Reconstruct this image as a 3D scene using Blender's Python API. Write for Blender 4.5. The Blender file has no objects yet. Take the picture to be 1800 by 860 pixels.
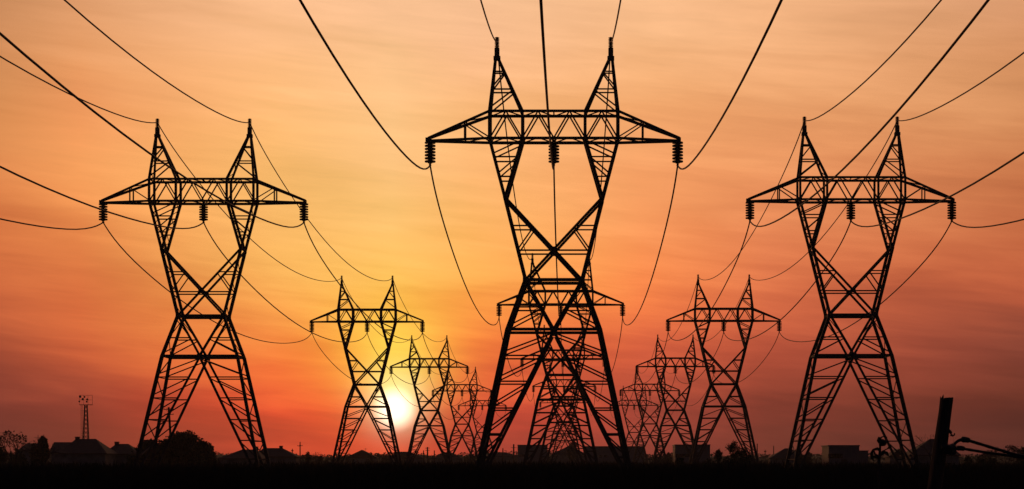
import bpy, math, random
from mathutils import Vector, noise as mnoise

random.seed(7)
scene = bpy.context.scene
COL = scene.collection
F = 3766.0            # focal length in photo pixels (1800 px wide)
PX, PY = 998.0, 823.0 # principal point of the photo
CAM_H = 1.35

def X_at(px, d): return (px - PX) * d / F
def Z_at(py, d): return (PY - py) * d / F + CAM_H

# ------------------------------------------------------------------ helpers
def tag(o, label=None, cat=None, group=None, kind=None):
    if label: o['label'] = label
    if cat: o['category'] = cat
    if group: o['group'] = group
    if kind: o['kind'] = kind
    return o

def empty(name, loc, rz=0.0):
    o = bpy.data.objects.new(name, None)
    o.empty_display_size = 0.5
    o.location = loc
    o.rotation_euler = (0, 0, rz)
    COL.objects.link(o)
    return o

SECTION = [1.0]   # heavier rolled sections on some pylons

class MB:
    """collects shapes into one mesh"""
    def __init__(self): self.v = []; self.f = []
    def add(self, verts, faces):
        n = len(self.v)
        self.v += [tuple(p) for p in verts]
        self.f += [tuple(i + n for i in f) for f in faces]
    def box(self, x0, x1, y0, y1, z0, z1):
        v = [(x0,y0,z0),(x1,y0,z0),(x1,y1,z0),(x0,y1,z0),(x0,y0,z1),(x1,y0,z1),(x1,y1,z1),(x0,y1,z1)]
        self.add(v, [(0,3,2,1),(4,5,6,7),(0,1,5,4),(1,2,6,5),(2,3,7,6),(3,0,4,7)])
    def frame_axes(self, p, q):
        d = (q - p).normalized()
        r = Vector((0,1,0))
        if abs(d.dot(r)) > 0.9: r = Vector((1,0,0))
        u = d.cross(r).normalized()
        return d, u, u.cross(d).normalized()
    def bar(self, p, q, w, h=None):
        p, q = Vector(p), Vector(q)
        h = h or w
        d, u, v = self.frame_axes(p, q)
        a = u * (w/2); b = v * (h/2)
        vs = [p-a-b, p+a-b, p+a+b, p-a+b, q-a-b, q+a-b, q+a+b, q-a+b]
        self.add(vs, [(0,3,2,1),(4,5,6,7),(0,1,5,4),(1,2,6,5),(2,3,7,6),(3,0,4,7)])
    def angle(self, p, q, w, su=1, sv=1):
        """rolled steel angle (L section)"""
        p, q = Vector(p), Vector(q)
        d, u, v = self.frame_axes(p, q)
        w = w * SECTION[0]
        t = max(w * 0.2, 0.02)
        prof = [(0,0),(w,0),(w,t),(t,t),(t,w),(0,w)]
        ring = [u * ((a - w/2) * su) + v * ((b - w/2) * sv) for a, b in prof]
        vs = [p + r for r in ring] + [q + r for r in ring]
        fs = [(i, (i+1) % 6, 6 + (i+1) % 6, 6 + i) for i in range(6)]
        fs += [(0,1,2,3), (0,3,4,5), (6,9,8,7), (6,11,10,9)]
        self.add(vs, fs)
    def tube(self, pts, rads, n=8, cap=True):
        pts = [Vector(p) for p in pts]
        if not isinstance(rads, (list, tuple)): rads = [rads] * len(pts)
        base = len(self.v)
        pu = None
        for i, p in enumerate(pts):
            d = (pts[min(i+1, len(pts)-1)] - pts[max(i-1, 0)]).normalized()
            if pu is None:
                r = Vector((0,0,1)) if abs(d.z) < 0.9 else Vector((1,0,0))
                u = d.cross(r).normalized()
            else:
                u = (pu - d * pu.dot(d)).normalized()
            pu = u
            w = d.cross(u)
            for k in range(n):
                a = 2*math.pi*k/n
                self.v.append(tuple(p + (u*math.cos(a) + w*math.sin(a)) * rads[i]))
        for i in range(len(pts)-1):
            for k in range(n):
                a = base + i*n + k; b = base + i*n + (k+1) % n
                self.f.append((a, b, b+n, a+n))
        if cap:
            self.f.append(tuple(base + k for k in reversed(range(n))))
            self.f.append(tuple(base + (len(pts)-1)*n + k for k in range(n)))
    def lathe(self, prof, n=14, c=(0,0,0)):
        base = len(self.v)
        for r, z in prof:
            for k in range(n):
                a = 2*math.pi*k/n
                self.v.append((c[0]+r*math.cos(a), c[1]+r*math.sin(a), c[2]+z))
        for i in range(len(prof)-1):
            for k in range(n):
                a = base+i*n+k; b = base+i*n+(k+1) % n
                self.f.append((a, b, b+n, a+n))
        self.f.append(tuple(base + k for k in reversed(range(n))))
        self.f.append(tuple(base+(len(prof)-1)*n+k for k in range(n)))
    def build(self, name, mat, parent=None, loc=None, smooth=False):
        me = bpy.data.meshes.new(name)
        me.from_pydata(self.v, [], self.f)
        me.materials.append(mat)
        if smooth:
            me.polygons.foreach_set('use_smooth', [True]*len(me.polygons))
        me.update()
        o = bpy.data.objects.new(name, me)
        COL.objects.link(o)
        if parent: o.parent = parent
        if loc: o.location = loc
        return o

def copy_tree(o, parent=None):
    c = o.copy(); COL.objects.link(c)
    if parent: c.parent = parent
    for ch in list(o.children): copy_tree(ch, c)
    return c

# ------------------------------------------------------------------ materials
def lin(c):
    c = c / 255.0
    return c/12.92 if c <= 0.04045 else ((c+0.055)/1.055)**2.4
def srgb(r, g, b): return (lin(r), lin(g), lin(b), 1.0)

def material(name, c1, c2, rough=0.8, scale=3.0, metal=0.0, bump=0.0, stretch=None):
    m = bpy.data.materials.new(name); m.use_nodes = True
    nt = m.node_tree; N = nt.nodes; L = nt.links
    bs = N['Principled BSDF']
    bs.inputs['Roughness'].default_value = rough
    bs.inputs['Metallic'].default_value = metal
    tc = N.new('ShaderNodeTexCoord')
    mp = N.new('ShaderNodeMapping')
    if stretch: mp.inputs['Scale'].default_value = stretch
    L.new(tc.outputs['Object'], mp.inputs['Vector'])
    no = N.new('ShaderNodeTexNoise'); no.inputs['Scale'].default_value = scale
    no.inputs['Detail'].default_value = 5
    L.new(mp.outputs['Vector'], no.inputs['Vector'])
    cr = N.new('ShaderNodeValToRGB')
    cr.color_ramp.elements[0].position = 0.32; cr.color_ramp.elements[0].color = (*c1, 1)
    cr.color_ramp.elements[1].position = 0.68; cr.color_ramp.elements[1].color = (*c2, 1)
    L.new(no.outputs['Fac'], cr.inputs['Fac'])
    L.new(cr.outputs['Color'], bs.inputs['Base Color'])
    if bump:
        bp = N.new('ShaderNodeBump'); bp.inputs['Strength'].default_value = bump
        bp.inputs['Distance'].default_value = 0.05
        L.new(no.outputs['Fac'], bp.inputs['Height']); L.new(bp.outputs['Normal'], bs.inputs['Normal'])
    return m

M = dict(
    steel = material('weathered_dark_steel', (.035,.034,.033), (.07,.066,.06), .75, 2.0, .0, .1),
    porcelain = material('brown_porcelain', (.035,.018,.012), (.06,.03,.02), .4, 6.0),
    wire = material('tarnished_conductor', (.04,.04,.04), (.07,.07,.07), .7, 8.0),
    concrete = material('concrete', (.12,.115,.11), (.2,.19,.18), .9, 4.0, 0, .3),
    wood = material('weathered_wood', (.03,.022,.016), (.08,.06,.045), .9, 9.0, 0, .6, (6,6,.6)),
    bark = material('bark', (.03,.024,.018), (.06,.048,.036), .95, 4.0, 0, .5),
    leaf = material('dark_foliage', (.03,.04,.018), (.07,.08,.032), .8, 1.5),
    weed = material('dry_weed', (.018,.017,.01), (.04,.034,.02), .95, .4),
    plaster = material('aged_plaster', (.16,.14,.12), (.26,.235,.2), .9, 1.0, 0, .1),
    tile = material('roof_tile', (.06,.035,.028), (.11,.06,.045), .85, 2.5, 0, .4, (1,1,5)),
    sheet = material('grey_sheet_cladding', (.10,.10,.11), (.15,.15,.165), .7, 1.2, 0, .2, (6,6,.4)),
    brick = material('chimney_brick', (.14,.07,.05), (.22,.11,.08), .9, 6.0),
    glass = material('dark_window_glass', (.01,.01,.012), (.02,.02,.022), .15, 1.0),
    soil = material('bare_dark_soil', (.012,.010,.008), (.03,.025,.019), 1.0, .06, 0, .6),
    rubber = material('black_rubber_cable', (.015,.015,.015), (.03,.03,.03), .7, 12.0),
    lampm = material('painted_lamp_housing', (.04,.04,.04), (.07,.07,.07), .6, 5.0),
)

# ------------------------------------------------------------------ camera
cam = bpy.data.cameras.new('camera')
cam.sensor_width = 36.0
cam.lens = F / 1800.0 * 36.0
cam.shift_x = -(PX - 900.0) / 1800.0
cam.shift_y = (PY - 430.0) / 1800.0
cam.clip_start = 0.1; cam.clip_end = 20000
co = bpy.data.objects.new('camera', cam)
co.location = (0, 0, CAM_H); co.rotation_euler = (math.radians(90), 0, 0)
COL.objects.link(co); scene.camera = co

# ------------------------------------------------------------------ sky
SUN_AZ = math.atan((693 - PX) / F)
SUN_EL = math.atan((PY - 720) / F)

def build_world():
    w = bpy.data.worlds.new('World'); scene.world = w; w.use_nodes = True
    nt = w.node_tree; N = nt.nodes; L = nt.links
    for n in list(N): N.remove(n)
    out = N.new('ShaderNodeOutputWorld')
    def math_(op, a, b=None, c=None, clamp=False):
        n = N.new('ShaderNodeMath'); n.operation = op; n.use_clamp = clamp
        for i, x in enumerate((a, b, c)):
            if x is None: continue
            if isinstance(x, (int, float)): n.inputs[i].default_value = x
            else: L.new(x, n.inputs[i])
        return n.outputs[0]
    def mix(fac, a, b, mode='MIX'):
        n = N.new('ShaderNodeMix'); n.data_type = 'RGBA'; n.blend_type = mode; n.clamp_factor = True
        for s, x in ((0, fac), (6, a), (7, b)):
            if isinstance(x, (int, float)): n.inputs[s].default_value = x
            elif isinstance(x, tuple): n.inputs[s].default_value = x
            else: L.new(x, n.inputs[s])
        return n.outputs[2]
    def rng(x, a, b, c=0., d=1., interp='SMOOTHSTEP'):
        n = N.new('ShaderNodeMapRange'); n.interpolation_type = interp
        L.new(x, n.inputs[0])
        for i, q in enumerate((a, b, c, d)): n.inputs[i+1].default_value = q
        return n.outputs[0]
    tc = N.new('ShaderNodeTexCoord')
    sep = N.new('ShaderNodeSeparateXYZ'); L.new(tc.outputs['Generated'], sep.inputs[0])
    az = math_('ARCTAN2', sep.outputs[0], sep.outputs[1])
    el = math_('ARCSINE', sep.outputs[2])
    # thin streaks of high cloud: noise stretched along the horizon
    cv = N.new('ShaderNodeCombineXYZ')
    tilt = math_('MULTIPLY_ADD', az, 0.10, el)
    L.new(az, cv.inputs[0]); L.new(tilt, cv.inputs[1])
    def streak(sx, sy, off, detail, rough=.55, dist=0.0):
        mp = N.new('ShaderNodeMapping'); mp.inputs['Scale'].default_value = (sx, sy, 1)
        mp.inputs['Location'].default_value = (off, off*.7, off*.3)
        L.new(cv.outputs[0], mp.inputs['Vector'])
        n = N.new('ShaderNodeTexNoise'); n.inputs['Scale'].default_value = 1.0
        n.inputs['Detail'].default_value = detail; n.inputs['Roughness'].default_value = rough
        n.inputs['Distortion'].default_value = dist
        L.new(mp.outputs[0], n.inputs['Vector'])
        return n.outputs['Fac']
    n0 = streak(5, 20, 6.3, 3, .5, .8)
    n1 = streak(8, 50, 3.1, 4, .5, .7)
    n2 = streak(16, 190, 9.7, 5, .6, .6)
    n1c = math_('ADD', math_('SUBTRACT', n1, .5), math_('MULTIPLY', math_('SUBTRACT', n0, .5), .8)); n2c = math_('SUBTRACT', n2, .5)
    el2 = math_('ADD', el, math_('ADD', math_('MULTIPLY', n1c, .030), math_('MULTIPLY', n2c, .010)))
    # measured colours of this sunset: azimuth columns x elevation stops
    ys = [0, 100, 200, 300, 400, 500, 600, 700, 780]
    cols = SKY_COLS
    ELMAX = math.atan(PY / F)
    f_el = rng(el2, -0.002, ELMAX, 0, 1, 'LINEAR')
    acc = None
    prev_az = None
    for px, row in cols:
        r = N.new('ShaderNodeValToRGB'); r.color_ramp.interpolation = 'CARDINAL'
        st = sorted([((math.atan((PY - y)/F) + .002) / (ELMAX + .002), c) for y, c in zip(ys, row)])
        els = r.color_ramp.elements
        els[0].position = st[0][0]; els[0].color = srgb(*st[0][1])
        els[1].position = st[-1][0]; els[1].color = srgb(*st[-1][1])
        for p, c in st[1:-1]:
            e = els.new(p); e.color = srgb(*c)
        L.new(f_el, r.inputs[0])
        a = math.atan((px - PX)/F)
        if acc is None: acc = r.outputs[0]
        else: acc = mix(rng(az, prev_az, a, 0, 1, 'LINEAR'), acc, r.outputs[0])
        prev_az = a
    # brightness of the streaks
    br = math_('ADD', 1.0, math_('ADD', math_('MULTIPLY', n1c, .33), math_('MULTIPLY', n2c, .24)))
    sc_ = N.new('ShaderNodeVectorMath'); sc_.operation = 'SCALE'
    L.new(acc, sc_.inputs[0]); L.new(br, sc_.inputs['Scale'])
    sky = sc_.outputs[0]
    # glow round the sun
    def gauss(a0, e0, ra, re):
        da = math_('DIVIDE', math_('SUBTRACT', az, a0), ra)
        de = math_('DIVIDE', math_('SUBTRACT', el, e0), re)
        q = math_('ADD', math_('MULTIPLY', da, da), math_('MULTIPLY', de, de))
        return math_('EXPONENT', math_('MULTIPLY', q, -1.0)), q
    def addglow(sky, fac, colr):
        s = N.new('ShaderNodeVectorMath'); s.operation = 'SCALE'
        s.inputs[0].default_value = colr; L.new(fac, s.inputs['Scale'])
        a = N.new('ShaderNodeVectorMath'); a.operation = 'ADD'
        L.new(sky, a.inputs[0]); L.new(s.outputs[0], a.inputs[1])
        return a.outputs[0]
    for (gx, gy, rx, ry, colr) in GLOWS:
        g, _ = gauss(math.atan((gx-PX)/F), math.atan((PY-gy)/F), rx/F, ry/F)
        sky = addglow(sky, g, colr)
    g, q = gauss(SUN_AZ, SUN_EL, 1/F, 1/F)
    disc = rng(math_('SQRT', q), 8, 46, 1, 0)
    sky = addglow(sky, disc, (1.2, 1.1, .85))
    # outside the picture: the sky falls off to dusk overhead and behind
    overhead = rng(el, ELMAX + .01, math.radians(48), 0, 1)
    sky = mix(overhead, sky, srgb(44, 46, 66))
    aa = math_('ABSOLUTE', math_('SUBTRACT', az, SUN_AZ))
    side = rng(aa, math.radians(18), math.radians(85), 0, 1)
    sky = mix(side, sky, srgb(30, 30, 44))
    below = rng(el, -0.02, -0.004, 1, 0, 'LINEAR')
    sky = mix(below, sky, srgb(12, 9, 8))
    bg = N.new('ShaderNodeBackground'); L.new(sky, bg.inputs['Color']); bg.inputs['Strength'].default_value = 1.0
    # physical sky for the residual dusk light, sun in the same place
    ns = N.new('ShaderNodeTexSky'); ns.sky_type = 'NISHITA'; ns.sun_disc = False
    ns.sun_elevation = SUN_EL; ns.sun_rotation = SUN_AZ
    bg2 = N.new('ShaderNodeBackground'); L.new(ns.outputs[0], bg2.inputs['Color']); bg2.inputs['Strength'].default_value = 0.0008
    ad = N.new('ShaderNodeAddShader'); L.new(bg.outputs[0], ad.inputs[0]); L.new(bg2.outputs[0], ad.inputs[1])
    L.new(ad.outputs[0], out.inputs['Surface'])

SKY_COLS = [
 (0,    [(206,143,97),(211,142,91),(217,142,85),(224,138,80),(222,126,71),(207,106,62),(176,82,54),(138,60,48),(104,46,41)]),
 (140,  [(221,156,108),(228,154,99),(236,152,93),(243,157,91),(239,144,80),(226,122,68),(207,98,58),(162,69,51),(118,49,41)]),
 (480,  [(250,190,141),(252,188,130),(253,187,119),(253,188,111),(253,187,104),(253,178,90),(250,140,67),(240,94,53),(200,70,47)]),
 (690,  [(252,195,148),(253,195,140),(254,197,134),(254,196,126),(254,195,110),(254,187,86),(254,152,58),(254,105,50),(240,82,48)]),
 (830,  [(252,195,148),(252,190,140),(253,187,124),(253,184,115),(254,182,100),(254,170,80),(252,130,62),(224,84,55),(182,64,52)]),
 (1130, [(250,190,140),(250,185,130),(250,175,115),(250,165,105),(251,156,94),(251,138,77),(226,104,66),(180,75,58),(132,54,48)]),
 (1350, [(245,182,132),(245,178,125),(243,168,112),(240,155,100),(236,141,90),(224,118,75),(194,89,62),(143,62,49),(106,47,41)]),
 (1790, [(214,151,108),(216,148,100),(214,143,93),(208,127,80),(201,112,70),(187,92,60),(145,70,53),(109,50,40),(82,38,36)]),
]
GLOWS = [  # centre px, radii px, linear colour
 (690, 615, 122, 88, (.02, .16, .01)),
 (697, 660, 80, 66, (.05, .33, .05)),
 (695, 710, 50, 50, (.25, .5, .36)),
]
build_world()

sl = bpy.data.lights.new('sun', 'SUN')
sl.energy = 0.15; sl.angle = math.radians(0.53); sl.color = (1.0, .42, .18)
so = bpy.data.objects.new('sun', sl); COL.objects.link(so)
dirv = Vector((math.sin(SUN_AZ)*math.cos(SUN_EL), math.cos(SUN_AZ)*math.cos(SUN_EL), math.sin(SUN_EL)))
so.rotation_euler = dirv.to_track_quat('Z', 'Y').to_euler()
so.location = (0, 0, 60)

# ------------------------------------------------------------------ ground
def build_ground():
    mb = MB()
    xs = [-2300 + i*115 for i in range(41)]
    yy = [-60, -20, 0, 20, 50, 80, 110, 140, 180, 230, 300, 400, 550, 750, 1000, 1400, 1900, 2600]
    for y in yy:
        for x in xs:
            mb.v.append((x, y, 0.0))
    n = len(xs)
    for j in range(len(yy)-1):
        for i in range(n-1):
            a = j*n+i
            mb.f.append((a, a+1, a+1+n, a+n))
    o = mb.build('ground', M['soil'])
    tag(o, kind='structure')
build_ground()

# ------------------------------------------------------------------ transmission tower
K = 22.0 / 443.0
def zz(py): return (PY - py) * K + CAM_H
def tdep(z):
    pts = [(0, 4.7), (zz(582), 2.45), (zz(495), 1.8), (zz(349), 1.6), (zz(249), 1.45), (zz(150), 1.45)]
    for (z0, t0), (z1, t1) in zip(pts, pts[1:]):
        if z <= z1: return t0 + (t1-t0)*(z-z0)/(z1-z0)
    return 1.45
ZB, ZBELT, ZW, ZV, Z1, Z2, ZA = 0.35, zz(582), zz(495), zz(350), zz(247), zz(199.7), zz(104)
XB, XBELT, XW, XV, XO, XI = 135*K, 80.5*K, 49.2*K, 85.5*K, 112.4*K, 54.8*K
XAP, XTIP, XINS = 100*K, 221.5*K, 217.5*K
def lerp(a, b, t): return a + (b-a)*t
def outer_low(z): return lerp(XB, XBELT, (z-ZB)/(ZBELT-ZB))
def inner_low(z): return lerp(XB-.25, 0, (z-ZB)/(ZBELT-.12-ZB))
def outer_mid(z): return lerp(XBELT, XW, (z-ZBELT)/(ZW-ZBELT))
def inner_mid(z): return lerp(0, XW, (z-ZBELT)/(ZW-ZBELT))
def outer_up(z):  return lerp(XW, XO, (z-ZW)/(Z1-ZW))
def inner_v(z):   return lerp(XV, XI, (z-ZV)/(Z1-ZV))
ZX = lerp(ZW, ZV, XW/(XW+XV))
def xdiag(z):     return lerp(0, XV, (z-ZX)/(ZV-ZX))

def lathe_disc(r, h):
    return [(.18, 0), (r*.75, -h*.06), (r*.97, -h*.16), (r, -h*.3), (r, -h*.55), (r*.96, -h*.66), (r*.6, -h*.7), (.22, -h*.74), (.18, -h)]

def make_tower(loc, with_discs=True):
    root = empty('transmission_tower', loc)
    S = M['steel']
    BR = .13
    for s in (-1, 1):
        # --- lower leg: outer pair, inner pair, bracing
        m = MB()
        P = lambda x, sy, z: (s*x, sy*tdep(z), z)
        for sy in (-1, 1):
            m.angle(P(XB, sy, ZB), P(XBELT, sy, ZBELT), .37, s, sy)
            m.angle(P(XB-.25, sy, ZB), P(inner_low(ZBELT-.35), sy, ZBELT-.35), .25, -s, sy)
            lv = [zz(y) for y in (628, 673, 719.5, 764, 804)]
            top = ZBELT - .2
            prev = top
            for z in lv:
                m.angle(P(outer_low(z), sy, z), P(inner_low(z), sy, z), BR)
                m.angle(P(inner_low(prev-.15), sy, prev-.15), P(outer_low(z+.3), sy, z+.3), BR)
                prev = z
        # side face between front and back outer legs
        lv = [ZBELT] + [zz(y) for y in (628, 673, 719.5, 764, 804)] + [ZB+.3]
        sg = 1
        for za, zb in zip(lv, lv[1:]):
            m.angle(P(outer_low(za-.1), sg, za-.1), P(outer_low(zb+.1), -sg, zb+.1), .09)
            if zb > ZB+1:
                m.angle(P(outer_low(zb), -1, zb), P(outer_low(zb), 1, zb), .08)
            sg = -sg
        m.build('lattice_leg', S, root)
        for sy in (-1, 1):
            ft = MB()
            ft.lathe([(.62, 0), (.62, .14), (.36, .17), (.36, ZB+.03)], 12, (s*(XB-.08), sy*tdep(ZB), 0))
            ft.build('footing', M['concrete'], root)
    # --- waist frame (belt to V point)
    m = MB()
    for sy in (-1, 1):
        P = lambda x, z: (x, sy*tdep(z), z)
        for s in (-1, 1):
            m.angle(P(s*XBELT, ZBELT), P(s*XW, ZW), .35, s, sy)
            m.angle(P(0, ZBELT), P(s*XW, ZW), .25, -s, sy)
            m.angle(P(s*XW, ZW), P(s*XV, ZV), .33, s, sy)
            m.angle(P(-s*XW, ZW), P(s*XV, ZV), .22, s*sy, sy)
            # gusset plates
            m.box(s*XW-.24, s*XW+.24, sy*tdep(ZW)-.03, sy*tdep(ZW)+.03, ZW-.28, ZW+.28)
            z = zz(543)
            m.angle(P(s*outer_mid(z), z), P(s*inner_mid(z), z), BR)
            m.angle(P(s*inner_mid(z-.15), z-.15), P(s*outer_mid(ZBELT+.3), ZBELT+.3), BR)
            m.angle(P(s*outer_mid(ZW-.4), ZW-.4), P(s*inner_mid(z+.1), z+.1), .09)
            z = zz(400.5)
            m.angle(P(s*outer_up(z), z), P(s*xdiag(z), z), BR)
            m.angle(P(s*xdiag(z-.15), z-.15), P(s*outer_up(zz(442)), zz(442)), BR)
        z = zz(443.5)
        m.angle(P(-outer_up(z), z), P(outer_up(z), z), .14)
        m.angle(P(-XW, ZW), P(XW, ZW), .27)
        m.angle(P(-XBELT-.1, ZBELT), P(XBELT+.1, ZBELT), .25)
        m.box(-.28, .28, sy*tdep(ZX)-.03, sy*tdep(ZX)+.03, ZX-.25, ZX+.25)
        m.box(-.3, .3, sy*tdep(ZBELT)-.03, sy*tdep(ZBELT)+.03, ZBELT-.3, ZBELT+.2)
    for s in (-1, 1):
        Q = lambda x, sy, z: (s*x, sy*tdep(z), z)
        sg = 1
        zs = [ZBELT, zz(543), ZW, zz(468), zz(442), zz(420), zz(400), zz(375), ZV]
        for za, zb in zip(zs, zs[1:]):
            fa = outer_mid if za < ZW-.01 else outer_up
            fb = outer_mid if zb <= ZW else outer_up
            m.angle(Q(fa(za), sg, za), Q(fb(zb), -sg, zb), .085)
            sg = -sg
        m.angle(Q(XBELT, -1, ZBELT), Q(XBELT, 1, ZBELT), .2)
        m.angle(Q(XW, -1, ZW), Q(XW, 1, ZW), .2)
        m.angle(Q(XV, -1, ZV), Q(XV, 1, ZV), .15)
    m.angle((0, -tdep(ZBELT), ZBELT), (0, tdep(ZBELT), ZBELT), .15)
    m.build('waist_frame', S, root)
    # --- the two raking masts of the fork
    for s in (-1, 1):
        m = MB()
        for sy in (-1, 1):
            P = lambda x, z: (s*x, sy*tdep(z), z)
            m.angle(P(XV, ZV), P(XO, Z1), .28, s, sy)
            m.angle(P(XV-.05, ZV), P(XI, Z1), .28, -s, sy)
            for zt, zl in ((Z1-.2, zz(280)), (zz(281.5), zz(314.6))):
                m.angle(P(outer_up(zl), zl), P(inner_v(zl), zl), BR)
                m.angle(P(inner_v(zt), zt), P(outer_up(zl+.3), zl+.3), BR)
        Q = lambda f, sy, z: (s*f(z), sy*tdep(z), z)
        zs = [ZV, zz(332), zz(314.6), zz(297), zz(280), zz(262), Z1]
        sg = 1
        for za, zb in zip(zs, zs[1:]):
            m.angle(Q(outer_up, sg, za), Q(outer_up, -sg, zb), .085)
            m.angle(Q(inner_v, -sg, za), Q(inner_v, sg, zb), .075)
            sg = -sg
        m.build('fork_mast', S, root)
    # --- bridge beam between the masts
    m = MB()
    T = 1.45
    for sy in (-1, 1):
        y = sy*T
        m.angle((-XO, y, Z2), (XO, y, Z2), .24, 1, sy)
        m.angle((-XO, y, Z1), (XO, y, Z1), .25, 1, sy)
        for x in (-XO, XO): m.angle((x, y, Z1), (x, y, Z2), .25)
        for x in (-XI, XI): m.angle((x, y, Z1), (x, y, Z2), .25)
        for a, b in ((-XO, -XI), (XI, XO)):
            c = (a+b)/2
            m.angle((a+.05, y, Z1), (c, y, Z2), .13); m.angle((c, y, Z2), (b-.05, y, Z1), .13)
        q = XI/2
        for a, b, up in ((-XI, -q, 1), (-q, 0, 0), (0, q, 1), (q, XI, 0)):
            m.angle((a, y, Z1 if up else Z2), (b, y, Z2 if up else Z1), .13)
    xs = [-XO, -(XO+XI)/2, -XI, -XI/2, 0, XI/2, XI, (XO+XI)/2, XO]
    for z in (Z1, Z2):
        sg = 1
        for a, b in zip(xs, xs[1:]):
            m.angle((a, sg*T, z), (b, -sg*T, z), .085); sg = -sg
        for x in (-XO, -XI, 0, XI, XO): m.angle((x, -T, z), (x, T, z), .12)
    m.build('bridge_beam', S, root)
    # --- cantilever crossarms
    ZT = zz(245.5)
    for s in (-1, 1):
        m = MB()
        tip = .16
        xm = 156*K
        f = (xm-XO)/(XTIP-XO)
        for sy in (-1, 1):
            m.angle((s*XO, sy*T, Z2), (s*XTIP, sy*tip, ZT+.1), .24, s, sy)
            m.angle((s*XO, sy*T, Z1), (s*XTIP, sy*tip, ZT-.12), .23, s, sy)
            ym = lerp(T, tip, f)*sy
            zt = lerp(Z2, ZT+.1, f); zb = lerp(Z1, ZT-.12, f)
            m.angle((s*xm, ym, zb), (s*xm, ym, zt), .14)
            m.angle((s*xm, ym, zt), (s*(XO+.05), sy*T, Z1+.1), .11)
        m.angle((s*xm, -lerp(T, tip, f), lerp(Z1, ZT, f)), (s*xm, lerp(T, tip, f), lerp(Z1, ZT, f)), .1)
        m.angle((s*XO, -T, Z1), (s*xm, lerp(T, tip, f), lerp(Z1, ZT-.1, f)), .09)
        m.angle((s*XO, T, Z2), (s*xm, -lerp(T, tip, f), lerp(Z2, ZT+.1, f)), .09)
        m.box(s*XTIP-.2, s*XTIP+.08, -.24, .24, ZT-.16, ZT+.15)
        m.build('crossarm', S, root)
    # --- peaks with earth wire posts
    for s in (-1, 1):
        m = MB()
        def pk(xo, z, ap):  # x along a peak leg at height z
            return lerp(xo, ap, (z-Z2)/(ZA-Z2))
        def ty(z): return lerp(T, .14, (z-Z2)/(ZA-Z2))
        for sy in (-1, 1):
            m.angle((s*XO, sy*T, Z2), (s*(XAP+.12), sy*.14, ZA), .25, s, sy)
            m.angle((s*XI, sy*T, Z2), (s*(XAP-.12), sy*.14, ZA), .25, -s, sy)
            for zu, zl in ((zz(129), zz(160)), (zz(162), Z2+.1)):
                if zl > Z2+.5:
                    m.angle((s*pk(XO, zl, XAP+.12), sy*ty(zl), zl), (s*pk(XI, zl, XAP-.12), sy*ty(zl), zl), BR)
                m.angle((s*pk(XO, zl+.2, XAP+.12), sy*ty(zl+.2), zl+.2), (s*pk(XI, zu, XAP-.12), sy*ty(zu), zu), BR)
            z = zz(127.5)
            m.angle((s*pk(XO, z, XAP+.12), sy*ty(z), z), (s*pk(XI, z, XAP-.12), sy*ty(z), z), BR)
        zs = [Z2, zz(180), zz(160), zz(142), zz(127), zz(115)]
        sg = 1
        for za, zb in zip(zs, zs[1:]):
            m.angle((s*pk(XO, za, XAP+.12), sg*ty(za), za), (s*pk(XO, zb, XAP+.12), -sg*ty(zb), zb), .08)
            m.angle((s*pk(XI, za, XAP-.12), -sg*ty(za), za), (s*pk(XI, zb, XAP-.12), sg*ty(zb), zb), .075)
            sg = -sg
        m.box(s*XAP-.3, s*XAP+.3, -.3, .3, ZA-.12, ZA+.22)
        m.box(s*XAP-.215, s*XAP+.215, -.215, .215, ZA+.22, zz(85.5))
        pkob = m.build('tower_peak', S, root)
        ins = MB()
        za, zb = zz(85.5), zz(65.5)
        n = 8
        for i in range(n):
            h = (zb-za)/n
            ins.lathe([(.1, 0), (.2, h*.18), (.22, h*.4), (.2, h*.62), (.1, h*.72), (.1, h)], 10, (s*XAP, 0, za+i*h))
        ins.build('earth_wire_insulator', M['porcelain'], pkob)
    # --- suspension insulators
    for x in (-XINS, 0, XINS):
        st = MB()
        z0 = zz(249 if x else 250); z1 = zz(287.5)
        st.tube([(x, 0, z0+.15), (x, 0, z1-.05)], .10, 8)
        st.box(x-.1, x+.1, -.12, .12, z0-.02, z0+.2)
        n = 7; h = (z0-z1)/n
        discs = []
        for i in range(n):
            if with_discs:
                d = MB(); d.lathe(lathe_disc(.48, h), 16, (x, 0, z0-i*h)); discs.append(d)
            else:
                st.lathe(lathe_disc(.54, h), 10, (x, 0, z0-i*h))
        so_ = st.build('insulator_string', M['porcelain'], root)
        for d in discs: d.build('insulator_disc', M['porcelain'], so_)
        c = MB()
        c.tube([(x, -.35, zz(291)), (x, -.15, zz(290.3)), (x, .15, zz(290.3)), (x, .35, zz(291))], [.07, .11, .11, .07], 8)
        c.tube([(x, 0, z1), (x, 0, zz(290.5))], .05, 6)
        c.build('wire_clamp', S, so_)
    return root

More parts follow.
